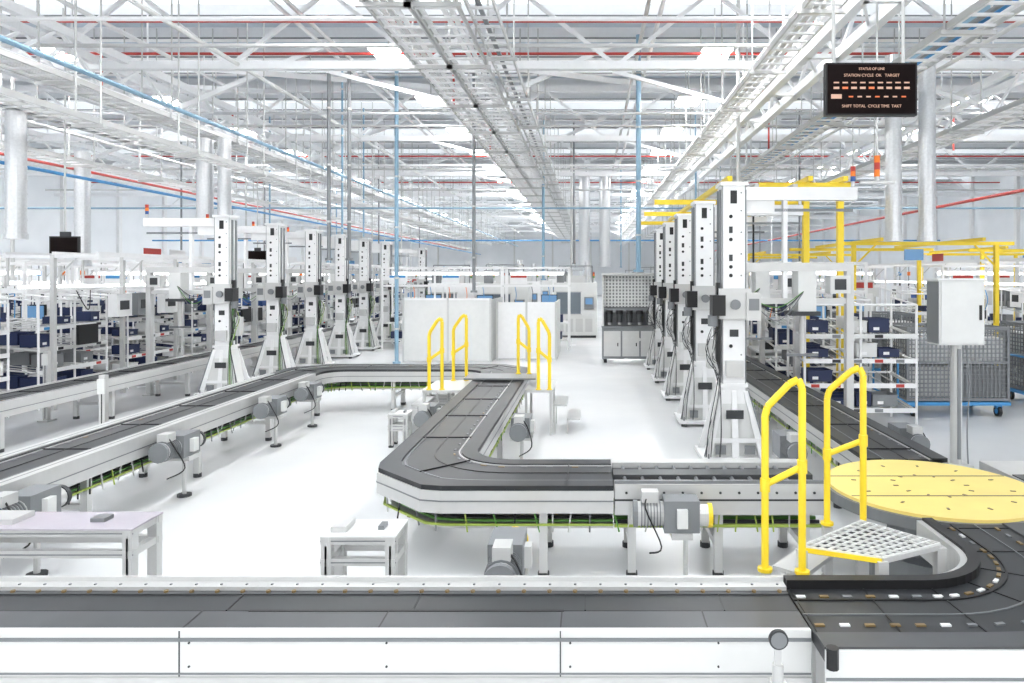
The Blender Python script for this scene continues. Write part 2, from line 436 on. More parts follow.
# ---------------------------------------------------------------- stiles / handrails
def rail(b,p1,p2,z0,zlo,zhi,r=.026):
    d=Vector((p2[0]-p1[0],p2[1]-p1[1],0)); e=d*.35
    pts=[(p1[0],p1[1],z0),(p1[0],p1[1],zlo-.06),(p1[0]+e.x*.2,p1[1]+e.y*.2,zlo),(p2[0]-e.x,p2[1]-e.y,zhi-.03),(p2[0]-e.x*.3,p2[1]-e.y*.3,zhi),(p2[0],p2[1],zhi-.05),(p2[0],p2[1],z0)]
    b.tube(pts,r,YEL,10)
    zm1=z0+(zlo-z0)*.52; zm2=z0+(zhi-z0)*.55
    b.tube([(p1[0],p1[1],zm1),(p2[0],p2[1],zm2)],r*.9,YEL,10)
    for q,z in((p1,zm1),(p2,zm2)): b.cyl((q[0],q[1],z-.04),(q[0],q[1],z+.04),r*1.35,YEL,10)
    for q in(p1,p2): b.cyl((q[0],q[1],z0-.005),(q[0],q[1],z0+.015),.045,YEL,12)
b=B()
rail(b,(1.07,4.28),(1.285,4.24),.80,1.80,1.97,.023)
rail(b,(1.70,5.02),(1.92,4.92),.82,1.78,1.95,.023)
G=[Vector((1.33,4.40)),Vector((1.76,4.22)),Vector((2.22,4.44)),Vector((1.88,4.86))]
def lerp2(u,v): return G[0]*(1-u)*(1-v)+G[1]*u*(1-v)+G[2]*u*v+G[3]*(1-u)*v
for i in range(10):
    u=i/9; a=lerp2(u,0);c2=lerp2(u,1); b.cyl((a.x,a.y,.9),(c2.x,c2.y,.9),.007,OFFW,4)
    a=lerp2(0,u);c2=lerp2(1,u); b.cyl((a.x,a.y,.9),(c2.x,c2.y,.9),.007,OFFW,4)
k=b.mi(DGREY); base=len(b.v); b.v+=[(g.x,g.y,.86) for g in G]; b.f.append((base,base+1,base+2,base+3)); b.m.append(k)
for i in range(4):
    a=G[i];c2=G[(i+1)%4]; b.cyl((a.x,a.y,.88),(c2.x,c2.y,.88),.020,YEL if i in(0,) else ALU,4)
    b.box(a.x-.03,a.x+.03,a.y-.03,a.y+.03,0,.88,ALU)
for q in((1.07,4.28),(1.285,4.24),(1.70,5.02),(1.92,4.92)): b.box(q[0]-.03,q[0]+.03,q[1]-.03,q[1]+.03,0,.8,ALU)
for i,z in enumerate((.25,.48,.7)):
    s=.42-.14*i; d=Vector((-.75,.66)); P=Vector((1.58,4.62))+d*s
    b.cbox((P.x,P.y,z),(.22,.62,.03),ALU,math.atan2(.66,-.75)); 
    for sg in(-1,1):
        n=Vector((.66,.75))*.3*sg; b.box(P.x+n.x-.02,P.x+n.x+.02,P.y+n.y-.02,P.y+n.y+.02,0,z,ALU)
b.obj('crossover_steps')
b=B()
rail(b,(-2.62,11.4),(-2.41,11.4),.74,1.68,1.9,.028)
rail(b,(-2.42,12.4),(-2.19,12.4),.74,1.68,1.9,.028)
rail(b,(-.66,11.4),(-.84,11.4),.74,1.68,1.9,.028)
rail(b,(-1.08,12.4),(-1.27,12.4),.86,1.68,1.9,.028)
b.box(-2.72,-2.08,11.35,12.45,.70,.74,ALU); b.box(-1.06,-.60,11.35,12.45,.70,.74,ALU)
b.box(-2.14,-.92,11.85,12.45,.83,.86,ALUD)
for x,y in((-2.7,11.4),(-2.7,12.4),(-2.1,11.4),(-2.1,12.4),(-.64,11.4),(-.64,12.4),(-1.04,11.4),(-1.04,12.4)): b.box(x-.02,x+.02,y-.02,y+.02,0,.72,ALU)
for i,z in enumerate((.25,.48)):
    b.box(-3.16+.22*i,-2.94+.22*i,11.5,12.3,z-.03,z,ALU); b.box(-.38-.22*i,-.16-.22*i,11.5,12.3,z-.03,z,ALU)
    for yy in(11.5,12.28):
        b.box(-2.96+.22*i,-2.94+.22*i,yy,yy+.02,0,z,ALU); b.box(-.38-.22*i,-.36-.22*i,yy,yy+.02,0,z,ALU)
b.obj('crossover_steps.001')

# ---------------------------------------------------------------- lift towers
def tower(s,name):
    b=B(); R2=random.Random(3 if s>0 else 5)
    for i in(-1,1):
        for j in(-1,1): b.cyl((i*.38,j*.34,0),(i*.38,j*.34,.06),.05,DGREY,10); b.cyl((i*.38,j*.34,.06),(i*.38,j*.34,.16),.012,ALUD,6)
    b.box(-.46,.46,-.4,.4,.05,.10,WHITE)
    b.frus((0,0),.10,1.0,.66,.44,.34,.34,OFFW)
    for y in(-.3,.28):
        sg=(1 if y<0 else -1)
        for x0,x1,u0,u1 in((-.43,-.33,-.19,-.13),(.33,.43,.13,.19)):
            b.hexa([(x0,y,.1),(x1,y,.1),(x1,y+.02,.1),(x0,y+.02,.1),(u0,y+.1*sg,1.0),(u1,y+.1*sg,1.0),(u1,y+.02+.1*sg,1.0),(u0,y+.02+.1*sg,1.0)],WHITE)
        b.hexa([(-.05,y,.1),(.05,y,.1),(.05,y+.02,.1),(-.05,y+.02,.1),(-.03,y+.1*sg,1.0),(.03,y+.1*sg,1.0),(.03,y+.02+.1*sg,1.0),(-.03,y+.02+.1*sg,1.0)],WHITE)
        b.box(-.36,.36,y+.02,y+.03,.3,.36,WHITE)
        for dx in(-.2,.2): b.box(dx-.07,dx+.07,y+.01,y+.05,.14,.26,GREY)
        b.box(-.12,.12,y+.055,y+.065,.62,.74,DGREY) if y<0 else None
    for sx in(-1,1):
        b.beam((sx*.43,-.31,.12),(sx*.195,-.21,1.0),.016,GREY)
    b.box(-.16,.16,-.18,.18,.3,3.85,WHITE)
    b.box(-.19,.19,-.21,.21,3.85,3.9,WHITE); b.box(-.19,.19,-.21,.21,1.05,1.1,WHITE)
    b.box(-.162,-.152,-.184,-.18,1.1,3.85,GREY); b.box(.152,.162,-.184,-.18,1.1,3.85,GREY)
    for z in(1.62,2.6,2.72,3.1,3.42):
        b.cyl((-.045,-.19,z),(-.045,-.178,z),.026,BLACK,10)
    for z in(2.86,3.25): b.box(-.07,-.02,-.187,-.178,z-.06,z+.03,DGREY)
    for z in(1.3,1.5,2.6,2.9,3.2,3.5,3.75): b.cyl((.10,-.186,z),(.10,-.178,z),.012,GREY,8)
    b.box(-.05,.04,-.19,-.18,3.6,3.78,BLACK); b.box(-.06,.06,-.19,-.18,1.75,1.85,DGREY)
    for sx in(-1,1): b.box(sx*.175-.015,sx*.175+.015,-.1,-.06,1.1,3.8,ALUD); b.box(sx*.175-.015,sx*.175+.015,.06,.1,1.1,3.8,ALUD)
    b.box(-s*.21-.025,-s*.21+.025,-.14,-.05,1.2,2.5,BLACK)
    b.box(-.22,.22,-.26,-.19,2.0,2.42,ALU); b.box(-.24,.24,-.24,.24,2.1,2.32,ALU)
    b.box(-s*.24-.09,-s*.24+.09,-.36,-.12,2.05,2.33,BLACK); b.cyl((-s*.30,-.22,1.9),(-s*.30,-.22,2.05),.07,ALUD,14)
    b.box(s*.25-.10,s*.25+.10,-.3,-.05,1.98,2.36,ALU); b.box(s*.25-.07,s*.25+.07,-.31,-.3,2.12,2.28,ALUD)
    b.cyl((0,-.3,2.2),(0,-.22,2.2),.07,ALUD,16)
    b.box(-.12,.12,-.25,-.18,1.2,1.42,ALU); b.box(-s*.3-.05,-s*.3+.05,-.12,.06,1.3,1.7,ALU)
    b.box(min(0,s*1.75),max(0,s*1.75),-.09,.09,3.66,3.84,WHITE); b.box(min(s*.16,s*.6),max(s*.16,s*.6),-.04,.04,3.48,3.66,WHITE)
    b.box(min(s*.6,s*1.7),max(s*.6,s*1.7),-.05,-.04,3.5,3.54,GREY)
    b.box(min(s*.16,s*1.7),max(s*.16,s*1.7),-.06,.06,2.66,2.78,ALU)
    b.box(s*1.66-.05,s*1.66+.05,-.06,.06,.0,2.78,ALU); b.box(s*1.66-.1,s*1.66+.1,-.1,.1,0,.03,ALU)
    b.box(min(s*.16,s*1.66),max(s*.16,s*1.66),-.04,.04,2.2,2.28,ALU)
    b.box(min(s*.9,s*1.15),max(s*.9,s*1.15),-.16,.16,2.1,2.66,OFFW); b.box(s*1.0-.2,s*1.0+.2,-.2,.2,2.04,2.1,DGREY); b.cyl((s*1.0,0,2.04),(s*1.0,0,1.5),.04,ALU,10)
    b.box(s*1.0-.22,s*1.0+.22,-.03,.03,1.46,1.5,ALUD); b.box(s*.75-.03,s*.75+.03,-.05,.05,2.28,3.66,WHITE)
    b.box(s*1.5-.14,s*1.5+.14,-.12,.1,2.35,2.6,OFFW); b.box(s*1.5-.08,s*1.5+.08,-.13,-.12,2.4,2.55,DGREY)
    b.cyl((s*1.72,0,3.84),(s*1.72,0,3.93),.03,ALU,10)
    for i,m in enumerate((BLUE,ORANGE,RED)): b.cyl((s*1.72,0,3.93+.07*i),(s*1.72,0,4.0+.07*i),.035,m,10)
    for i in range(8):
        m=R2.choice((GREEN,DGREY,BLACK,ALU,DGREY,LIME)); x=-s*R2.uniform(.2,.4)
        b.tube(bez([(-s*.2,-.2,R2.uniform(1.8,2.3)),(-s*R2.uniform(.28,.42),-.25,R2.uniform(1.4,1.8)),(-s*.22,-.25,R2.uniform(1.0,1.3)),(x,-.33,.5),(x*1.1,-.34,.12)],5),.006,m,5)
    for i in range(4):
        m=R2.choice((GREEN,BLACK,ALUD)); b.tube(bez([(s*.2,-.15,2.3),(s*.6,-.2,R2.uniform(1.9,2.2)),(s*1.0,-.15,2.4)],6),.007,m,5)
    return b
tL=tower(-1,'x').obj('lift_tower',(-7.9,15.2,0))
for y in(17.6,20,22.3,24.6,27.2,33): inst(tL,(-7.9,y,0))
tR=tower(1,'x').obj('lift_tower',(2.0,9.9,0))
for y in(12.4,14.9,17.3,19.7): inst(tR,(2.0,y,0))

def gearmotor(cap=YEL):
    b=B()
    b.box(-.17,.17,-.12,.12,.5,.76,GREY); b.cyl((-.17,0,.63),(-.42,0,.63),.10,ALU,16)
    for i in range(7): b.cyl((-.2-.03*i,0,.63),(-.21-.03*i,0,.63),.115,ALUD,16)
    b.cyl((-.42,0,.63),(-.46,0,.63),.11,GREY,16); b.box(-.38,-.22,-.06,.06,.73,.82,ALU)
    b.cyl((.17,-.02,.62),(.26,-.02,.62),.09,ALU,16); b.cyl((.26,-.02,.62),(.30,-.02,.62),.10,cap,20)
    b.box(-.1,.1,-.14,.14,.45,.5,ALU); b.cyl((.05,0,0),(.05,0,.45),.025,ALU,8); b.cyl((.05,0,0),(.05,0,.03),.08,DGREY,12)
    b.box(-.05,.05,-.17,-.12,.55,.7,OFFW)
    b.tube(bez([(-.3,0,.8),(-.35,-.1,.7),(-.2,-.15,.4),(-.3,0,.3)],5),.008,BLACK,5)
    return b
g=gearmotor().obj('gear_motor',(.75,5.80,0)); g.scale=(.85,.85,1)
inst(g,(-.58,4.95,-.0),math.pi/2)
g2=gearmotor(DGREY).obj('gear_motor',(-4.78,8.2,0)); g2.rotation_euler=(0,0,math.pi/2)
for y in(10.6,12.0,6.0): inst(g2,(-4.78,y,0),math.pi/2)
inst(g,(3.85,8.6,0),math.pi/2); inst(g2,(-.9,9.2,0),math.pi/2); inst(g2,(-2.3,10.0,0),math.pi/2)
inst(g2,(2.3,8.2,0),math.pi/2)

b=B(); b.cyl((0,0,0),(0,0,.78),.026,ALU,12); b.cyl((0,0,.62),(0,0,.7),.04,ALU,12); b.cyl((0,-.02,.9),(0,.0,.9),.045,DGREY,24); b.cyl((0,-.024,.9),(0,-.02,.9),.037,GREY,24); b.box(-.015,.015,-.01,.01,.75,.9,ALU); b.cyl((0,0,0),(0,0,.02),.08,ALU,12)
b.obj('sensor_reflector_post',(.88,3.28,0))

def stand(wd,dp,h,top=OFFW):
    b=B()
    for i in(-1,1):
        for j in(-1,1):
            b.box(i*(wd/2-.04)-.035,i*(wd/2-.04)+.035,j*(dp/2-.04)-.035,j*(dp/2-.04)+.035,.03,h,ALU); b.cyl((i*(wd/2-.04),j*(dp/2-.04),0),(i*(wd/2-.04),j*(dp/2-.04),.04),.04,DGREY,10)
            b.box(i*(wd/2-.04)-.006,i*(wd/2-.04)+.006,-dp/2+.0,-dp/2+.004,.05,h-.06,GREY)
    for z in(h-.05,h-.2,.25):
        b.box(-wd/2,wd/2,-dp/2+.01,-dp/2+.06,z,z+.05,ALU); b.box(-wd/2,wd/2,dp/2-.06,dp/2-.01,z,z+.05,ALU)
        b.box(-wd/2+.01,-wd/2+.06,-dp/2,dp/2,z,z+.05,ALU); b.box(wd/2-.06,wd/2-.01,-dp/2,dp/2,z,z+.05,ALU)
        b.box(-wd/2,wd/2,-dp/2+.006,-dp/2+.01,z+.02,z+.028,GREY)
    b.box(-wd/2,wd/2,-dp/2,dp/2,h,h+.012,top)
    b.box(-wd*.4,-wd*.2,-.1,.1,h+.012,h+.05,ALU); b.box(wd*.2,wd*.28,-.05,.05,h+.012,h+.04,ALUD)
    return b
stand(.53,.34,.77).obj('fixture_stand',(-1.62,5.05,0))
stand(1.3,.36,.8,TOPG).obj('fixture_stand.001',(-3.88,5.12,0))
stand(.3,.3,.5).obj('fixture_stand.002',(-2.9,10.7,0))
stand(.5,.4,.55).obj('fixture_stand.003',(-2.75,13.0-.2,0))
b=B(); b.box(-.04,.04,-.04,.04,.0,1.25,ALU); b.box(-.1,.1,-.1,.1,0,.02,ALU); b.box(-.05,.05,-.06,-.04,1.0,1.2,OFFW); b.box(-.006,.006,-.045,-.04,.05,1.0,DGREY)
q=b.obj('sensor_post',(-6.6,9.5,0)); inst(q,(-9.7,12.5,0)); inst(q,(-10.1,10.5,0))

# ---------------------------------------------------------------- partitions
b=B()
b.box(-5.55,-2.95,20.95,21.0,.05,1.88,OFFW)
for x in(-5.58,-4.25,-2.98): b.box(x-.03,x+.03,20.92,21.03,0,1.92,ALU)
b.box(-5.55,-2.95,20.93,21.02,1.86,1.92,WHITE); b.box(-2.98,-2.93,21.0,23.5,.05,1.88,ALU)
b.obj('partition_screen')
b=B(); b.box(-2.85,-1.05,21.5,21.56,.05,1.78,WHITE); b.box(-1.08,-1.02,21.5,24,.05,1.78,OFFW)
for x in(-2.85,-1.95,-1.05): b.box(x-.03,x+.03,21.47,21.58,0,1.8,ALU)
b.obj('partition_screen.001')

b=B()
b.box(0,1.7,0,.8,.12,1.05,GREY); b.box(-.02,1.72,-.03,.83,1.05,1.1,ALUD)
for i in range(3): b.box(.05+i*.55,.55+i*.55,-.02,0,.2,.95,ALU); b.box(.45+i*.55,.48+i*.55,-.04,-.02,.5,.6,BLACK)
b.box(0,1.7,.3,.36,1.1,2.65,GREY); b.box(0,.05,-.02,.36,1.1,2.68,ALU); b.box(1.65,1.7,-.02,.36,1.1,2.68,ALU); b.box(0,1.7,.0,.36,2.62,2.68,ALU)
for i in range(16): b.box(.07+i*.1,.12+i*.1,.28,.3,1.65,2.6,OFFW)
for i in range(10): b.box(.05,1.65,.27,.29,1.68+i*.1,1.72+i*.1,OFFW)
b.box(.06,1.64,.1,.28,1.5,1.62,ALUD)
for i in range(5):
    x=.22+i*.3; b.cyl((x,.1,1.2),(x,.1,1.45),.09,DGREY,14); b.cyl((x,.1,1.45),(x,.1,1.56),.1,BLACK,14); b.cyl((x,.1,1.13),(x,.1,1.2),.05,ALU,10)
for i in range(6): b.cyl((.3+i*.2,-.05,.7),(.3+i*.2,0,.7),.05,ALU,12)
for x in(.1,1.6):
    for y in(.1,.7): b.cyl((x,y,0),(x,y,.12),.05,BLACK,10)
b.obj('fluid_test_bench',(.36,20.8,0))

b=B(); b.cyl((0,0,0),(0,0,1.68),.075,ALU,16); b.box(-.16,.16,-.16,.16,0,.03,ALU); b.box(-.02,.02,-.09,-.06,.1,1.6,ALUD)
b.box(-.32,.30,-.16,.16,1.66,2.54,OFFW); b.box(-.29,.27,-.18,-.16,1.69,2.51,OFFW); b.box(.22,.25,-.195,-.18,2.0,2.2,BLACK)
b.box(-.34,.32,-.18,.18,2.54,2.56,WHITE); b.box(-.325,-.32,-.17,.16,1.68,2.52,ALUD)
b.tube(bez([(.1,-.05,1.66),(.13,-.1,1.2),(.11,-.08,.5),(.14,-.05,.02)],6),.01,GREY,6)
b.obj('control_cabinet_pedestal',(5.02,9.6,0))

def container():
    b=B()
    b.box(-.95,.95,-.6,.6,.22,.28,LBLUE)
    for i in(-1,1):
        for j in(-1,1):
            b.cyl((i*.78-.03,j*.48,.1),(i*.78+.03,j*.48,.1),.1,BLACK,16); b.cyl((i*.78-.035,j*.48,.1),(i*.78+.035,j*.48,.1),.05,LBLUE,12); b.box(i*.78-.05,i*.78+.05,j*.48-.05,j*.48+.05,.16,.23,LBLUE)
    b.tube([(-.95,-.55,.28),(-1.1,-.55,.35),(-1.1,-.55,1.0),(-1.1,.55,1.0),(-1.1,.55,.35),(-.95,.55,.28)],.02,LBLUE,8)
    for cx in(-.47,.47):
        for z0 in(.3,):
            w,d,h=.9,1.1,1.35
            for i in(-1,1):
                for j in(-1,1): b.box(cx+i*w/2-.025,cx+i*w/2+.025,j*d/2-.025,j*d/2+.025,z0,z0+h,GREY)
            for z in(z0,z0+h*.5,z0+h-.05):
                for j in(-1,1): b.box(cx-w/2,cx+w/2,j*d/2-.02,j*d/2+.02,z,z+.05,GREY)
                for i in(-1,1): b.box(cx+i*w/2-.02,cx+i*w/2+.02,-d/2,d/2,z,z+.05,GREY)
            n=12
            for k in range(1,n):
                x=cx-w/2+w*k/n
                for j in(-1,1): b.box(x-.012,x+.012,j*d/2-.006,j*d/2+.006,z0,z0+h,GREY)
                y=-d/2+d*k/n
                for i in(-1,1): b.box(cx+i*w/2-.006,cx+i*w/2+.006,y-.012,y+.012,z0,z0+h,GREY)
            for k in range(1,17):
                z=z0+h*k/17
                for j in(-1,1): b.box(cx-w/2,cx+w/2,j*d/2-.01,j*d/2+.01,z-.01,z+.01,GREY)
                for i in(-1,1): b.box(cx+i*w/2-.01,cx+i*w/2+.01,-d/2,d/2,z-.01,z+.01,GREY)
            b.box(cx-w/2+.06,cx+w/2-.06,-d/2+.06,d/2-.06,z0+.05,z0+h*.45,ALU if cx<0 else GREY)
            b.box(cx-w/2+.06,cx+w/2-.06,-d/2+.06,d/2-.06,z0+h*.5,z0+h*.85,WHITE)
    return b
c0=container().obj('mesh_container_dolly',(6.75,13.4,0)); inst(c0,(9.6,14.2,0)); inst(c0,(7.2,18.0,0)); inst(c0,(11.5,16.5,0))

# ---------------------------------------------------------------- flow racks
def flow_rack(seed,wd=1.9,dp=1.0,ht=2.1):
    r=random.Random(seed); b=B()
    for i in(-1,0,1):
        for j in(-1,1): b.cyl((i*wd/2,j*dp/2,0),(i*wd/2,j*dp/2,ht+(.0 if j<0 else .2)),.022,WHITE,6)
    b.cyl((-wd/2,-dp/2,ht),(wd/2,-dp/2,ht),.02,WHITE,6)
    for i in(-1,0,1): b.cyl((i*wd/2,-dp/2,ht),(i*wd/2,dp/2,ht+.1),.02,WHITE,6)
    for z in(.3,.72,1.14,1.56):
        z2=z+.1
        b.cyl((-wd/2,-dp/2,z),(wd/2,-dp/2,z),.02,WHITE,6); b.cyl((-wd/2,dp/2,z2),(wd/2,dp/2,z2),.02,WHITE,6)
        for i in(-1,0,1): b.cyl((i*wd/2,-dp/2,z),(i*wd/2,dp/2,z2),.02,ALU,6)
        for k in range(9):
            x=-wd/2+wd*(k+.5)/9; b.cyl((x,-dp/2,z+.02),(x,dp/2,z2+.02),.012,ALU,4)
        b.box(-wd/2,wd/2,-dp/2-.03,-dp/2-.025,z-.03,z+.05,r.choice((WHITE,WHITE,OFFW,WHITE)))
        for k in range(5):
            if r.random()<.6: xx=-wd/2+.1+k*.36; b.box(xx,xx+.14,-dp/2-.034,-dp/2-.03,z-.02,z+.035,r.choice((GREY,LBLUE,BLACK,RED,DGREY)))
        x=-wd/2+.06
        while x<wd/2-.3:
            bw=r.choice((.28,.38,.45)); bh=r.choice((.14,.2,.24))
            if x+bw>wd/2: break
            if r.random()<.68:
                m=r.choice((NAVY,BLUE,NAVY,OFFW,OFFW,WHITE,NAVY,GREY)); y=-dp/2+.03
                for q in range(r.choice((1,2))):
                    yy=y+q*.42; zz=z+.035+ (.1*(yy+dp/2)/dp)+.03
                    b.box(x,x+bw-.03,yy,yy+.38,zz,zz+.02,m)
                    b.box(x,x+bw-.03,yy,yy+.015,zz,zz+bh,m); b.box(x,x+bw-.03,yy+.365,yy+.38,zz,zz+bh,m)
                    b.box(x,x+.015,yy,yy+.38,zz,zz+bh,m); b.box(x+bw-.045,x+bw-.03,yy,yy+.38,zz,zz+bh,m)
                    b.box(x-.008,x+bw-.022,yy-.008,yy+.008,zz+bh-.02,zz+bh,m)
                    b.box(x+.08,x+.18,yy-.004,yy,zz+.04,zz+.09,WHITE)
                    b.box(x+.03,x+bw-.06,yy+.03,yy+.35,zz+.02,zz+bh*.6,r.choice((ALUD,BLACK,OFFW,ALU)))
            x+=bw
    return b
racks=[flow_rack(i).obj('flow_rack',(-11.1,9.2+2.6*i,0)) for i in range(5)]
for o in racks: o.rotation_euler=(0,0,math.pi/2)
n=0
for X in(-12.9,-14.9,-17.2,-19.6,-22):
    for k in range(9):
        Y=10.0+2.5*k+R.uniform(-.3,.3)
        inst(racks[n%5],(X+R.uniform(-.15,.15),Y,0),R.choice((0,0,0,math.pi/2))); n+=1
for k in range(7): inst(racks[n%5],(-11.2,23+2.7*k,0),math.pi/2 if k%2 else 0); n+=1
for X,Y,a in((4.7,14.6,0),(4.6,12.4,0),(4.8,17.2,0),(4.7,20,0),(7.0,21,0),(9.4,19.5,0),(10.5,22.5,0),(13,20,0),(15,18,0),(12.5,25,0),(7.5,25,0),(5,24,0),(15.5,23,0)):
    inst(racks[n%5],(X,Y,0),a); n+=1

def linefr(seed,L_=20):
    r=random.Random(seed); b=B()
    for y in range(0,L_+1,2):
        b.box(-.04,.04,y-.04,y+.04,0,3.0,ALU); b.box(-1.0,.9,y-.03,y+.03,2.94,3.0,WHITE); b.box(-.9,-.86,y-.02,y+.02,2.4,2.94,ALU)
        b.beam((0,y,2.5),(.45,y,2.94),.025,ALU)
    for x,z in((-.95,3.0),(.85,3.0),(0,3.0),(0,2.3)): b.box(x-.03,x+.03,0,L_,z,z+.06,WHITE)
    b.box(-.93,-.8,0.3,L_-.3,2.34,2.4,TUBE)
    y=.6
    while y<L_-.5:
        k=r.random()
        if k<.3: b.box(-.1,.1,y,y+.5,1.7,2.2,r.choice((WHITE,OFFW,GREY))); b.box(-.11,.11,y+.1,y+.4,1.85,2.05,DGREY)
        elif k<.55: b.cyl((.6,y,3.0),(.6,y,2.3),.012,BLACK,5); b.cyl((.6,y,2.6),(.6,y,2.75),.06,r.choice((ORANGE,GREY,LBLUE)),8); b.cyl((.6,y,2.1),(.6,y,2.35),.035,DGREY,8)
        elif k<.75: b.box(-.98,-.96,y,y+.7,3.06,3.3,r.choice((WHITE,RED,WHITE,LBLUE)))
        else: b.box(.0,.06,y,y+.55,1.2,1.6,BLACK); b.tube(bez([(0,y,2.3),(.1,y+.2,1.9),(0,y+.4,2.3)],5),.01,BLACK,5)
        y+=r.uniform(.5,1.1)
    return b
lf=linefr(2).obj('lineside_frame',(-10.35,13.5,0))
inst(lf,(-15.9,11,0)); inst(lf,(-18.7,14,0)); inst(lf,(-10.35,34.5,0)); inst(lf,(5.95,21.5,0)); inst(lf,(12.2,18,0))

def station(seed):
    r=random.Random(seed); b=B(); w,d,h=2.3,1.3,2.9
    for i in(-1,1):
        for j in(-1,1): b.box(i*w/2-.03,i*w/2+.03,j*d/2-.03,j*d/2+.03,0,h,WHITE)
    for z in(h-.06,2.2):
        for j in(-1,1): b.box(-w/2,w/2,j*d/2-.03,j*d/2+.03,z,z+.06,WHITE)
        for i in(-1,1): b.box(i*w/2-.03,i*w/2+.03,-d/2,d/2,z,z+.06,WHITE)
    b.box(-w/2,w/2,-d/2+.1,d/2,.88,.93,OFFW); b.box(-w/2+.05,w/2-.05,-d/2+.2,d/2-.1,.3,.34,ALU)
    b.box(-w/2+.2,w/2-.2,-.06,.06,2.62,2.7,TUBE); b.box(-w/2+.15,w/2-.15,-.09,.09,2.7,2.76,WHITE)
    b.box(.1,.7,d/2-.12,d/2-.07,1.5,1.9,BLACK); b.box(.13,.67,d/2-.13,d/2-.12,1.53,1.87,SCBLUE)
    b.box(-.9,-.3,-d/2-.03,-d/2-.01,2.3,2.62,WHITE); b.box(-.88,-.32,-d/2-.035,-d/2-.03,2.52,2.6,RED if seed%2 else LBLUE)
    for k in range(3):
        x=-.8+.6*k; b.tube(bez([(x,0,2.2),(x+.05,-.05,1.9),(x,0,1.6)],4),.012,r.choice((LBLUE,ORANGE,BLACK)),5); b.cyl((x,0,1.6),(x,0,1.35),.03,DGREY,8)
    for k in range(5):
        x=-1+.42*k; hh=r.uniform(.1,.3); b.box(x,x+.25,-.2,.15,.93,.93+hh,r.choice((ALU,GREY,WHITE,NAVY,BLACK)))
    for k in range(3): b.box(-.95+.7*k,-.5+.7*k,-.3,.2,.34,.34+.25,r.choice((NAVY,GREY,OFFW)))
    return b
st=[station(i).obj('assembly_workstation',(-13.8,13+3.3*i,0)) for i in range(2)]
for X,Y in((-16,14),(-16.1,18),(-18.3,14),(-18.5,20),(-13.9,21),(-13.8,26),(-16,24),(-21,16),(-21,24),(-12.4,31),(-15,33),(-24,20),(-24,28),(8.7,24),(11,20.2),(13.5,15),(15.5,26),(-12.0,19.3),(-11.2,26.5),(4.9,16),(5.0,26)):
    inst(st[n%2],(X,Y,0)); n+=1

# yellow gantries
b=B()
Z=4.25
for x,y in((4.75,13.3),(4.1,13.3),(4.75,22.8),(2.6,22.8)):
    b.box(x-.055,x+.055,y-.055,y+.055,0,Z,YEL); b.box(x-.15,x+.15,y-.15,y+.15,0,.03,YEL)
for y in(13.3,16.3,19.4,22.8):
    b.box(1.5 if y>14 else 3.2,5.0,y-.05,y+.05,Z,Z+.11,YEL)
for x in(2.6,4.1,4.75): b.box(x-.045,x+.045,13.0,23,Z+.11,Z+.2,YEL)
for x in(3.0,3.7): b.box(x-.04,x+.04,12.6,23,Z-.1,Z,ALU)
b.box(3.0,3.7,14.2,14.5,Z-.3,Z-.1,YEL); b.cyl((3.35,14.35,2.4),(3.35,14.35,Z-.3),.02,BLACK,6)
b.obj('gantry_crane')
b=B(); Z=3.3
for x in(6.1,9.4):
    for y in(16.2,20.0): b.box(x-.045,x+.045,y-.045,y+.045,0,Z,YEL)
for y in(16.2,20.0): b.box(5.7,9.8,y-.04,y+.04,Z,Z+.08,YEL)
for x in(6.6,8.9): b.box(x-.035,x+.035,15.8,20.4,Z+.08,Z+.16,YEL)
for x in(6.1,9.4): b.beam((x,16.2,Z-.5),(x+(.5 if x<7 else -.5),16.2,Z),.04,YEL)
b.box(7.2,7.6,15.95,16.05,Z-.35,Z-.1,SCBLUE)
g0=b.obj('gantry_crane.001'); inst(g0,(5.5,4.5,0)); inst(g0,(-.4,9,0))

def cabinet(seed,w=1.8,d=1.6,h=2.3):
    r=random.Random(seed); b=B()
    b.box(-w/2,w/2,-d/2,d/2,.1,h,WHITE if seed%2 else OFFW); b.box(-w/2+.05,w/2-.05,-d/2+.05,d/2-.05,0,.1,DGREY)
    b.box(-w/2+.1,w*.12,-d/2-.02,-d/2,1.0,1.9,GLASSD); b.box(-w/2+.08,w*.14,-d/2-.03,-d/2-.005,1.9,1.95,ALU); b.box(-w/2+.08,w*.14,-d/2-.03,-d/2-.005,.95,1.0,ALU)
    b.box(w*.2,w*.42,-d/2-.06,-d/2,1.2,1.7,GREY); b.box(w*.23,w*.39,-d/2-.065,-d/2-.06,1.4,1.65,SCBLUE)
    for i in range(4): b.box(-w/2+.1+.4*i,-w/2+.4+.4*i,-d/2-.01,-d/2,.25,.8,ALU)
    b.box(-.4,.4,-.3,.3,h,h+.3,ALU); b.cyl((.5,0,h),(.5,0,h+.9),.12,DUCT,12)
    b.box(-.8,-.5,-.6,-.2,h,h+.5,GREY); b.tube([(-.7,-.7,h),(-.7,-.7,h+.7),(.7,-.7,h+.7),(.7,-.7,h)],.02,GREY,6)
    b.cyl((w*.42,-d*.4,h),(w*.42,-d*.4,h+.2),.02,ALU,6)
    for i,m in enumerate((GREEN,ORANGE,RED)): b.cyl((w*.42,-d*.4,h+.2+.08*i),(w*.42,-d*.4,h+.28+.08*i),.04,m,8)
    return b
cb=[cabinet(i).obj('machine_cabinet',(-.6+.0*i,30+4*i,0)) for i in range(2)]
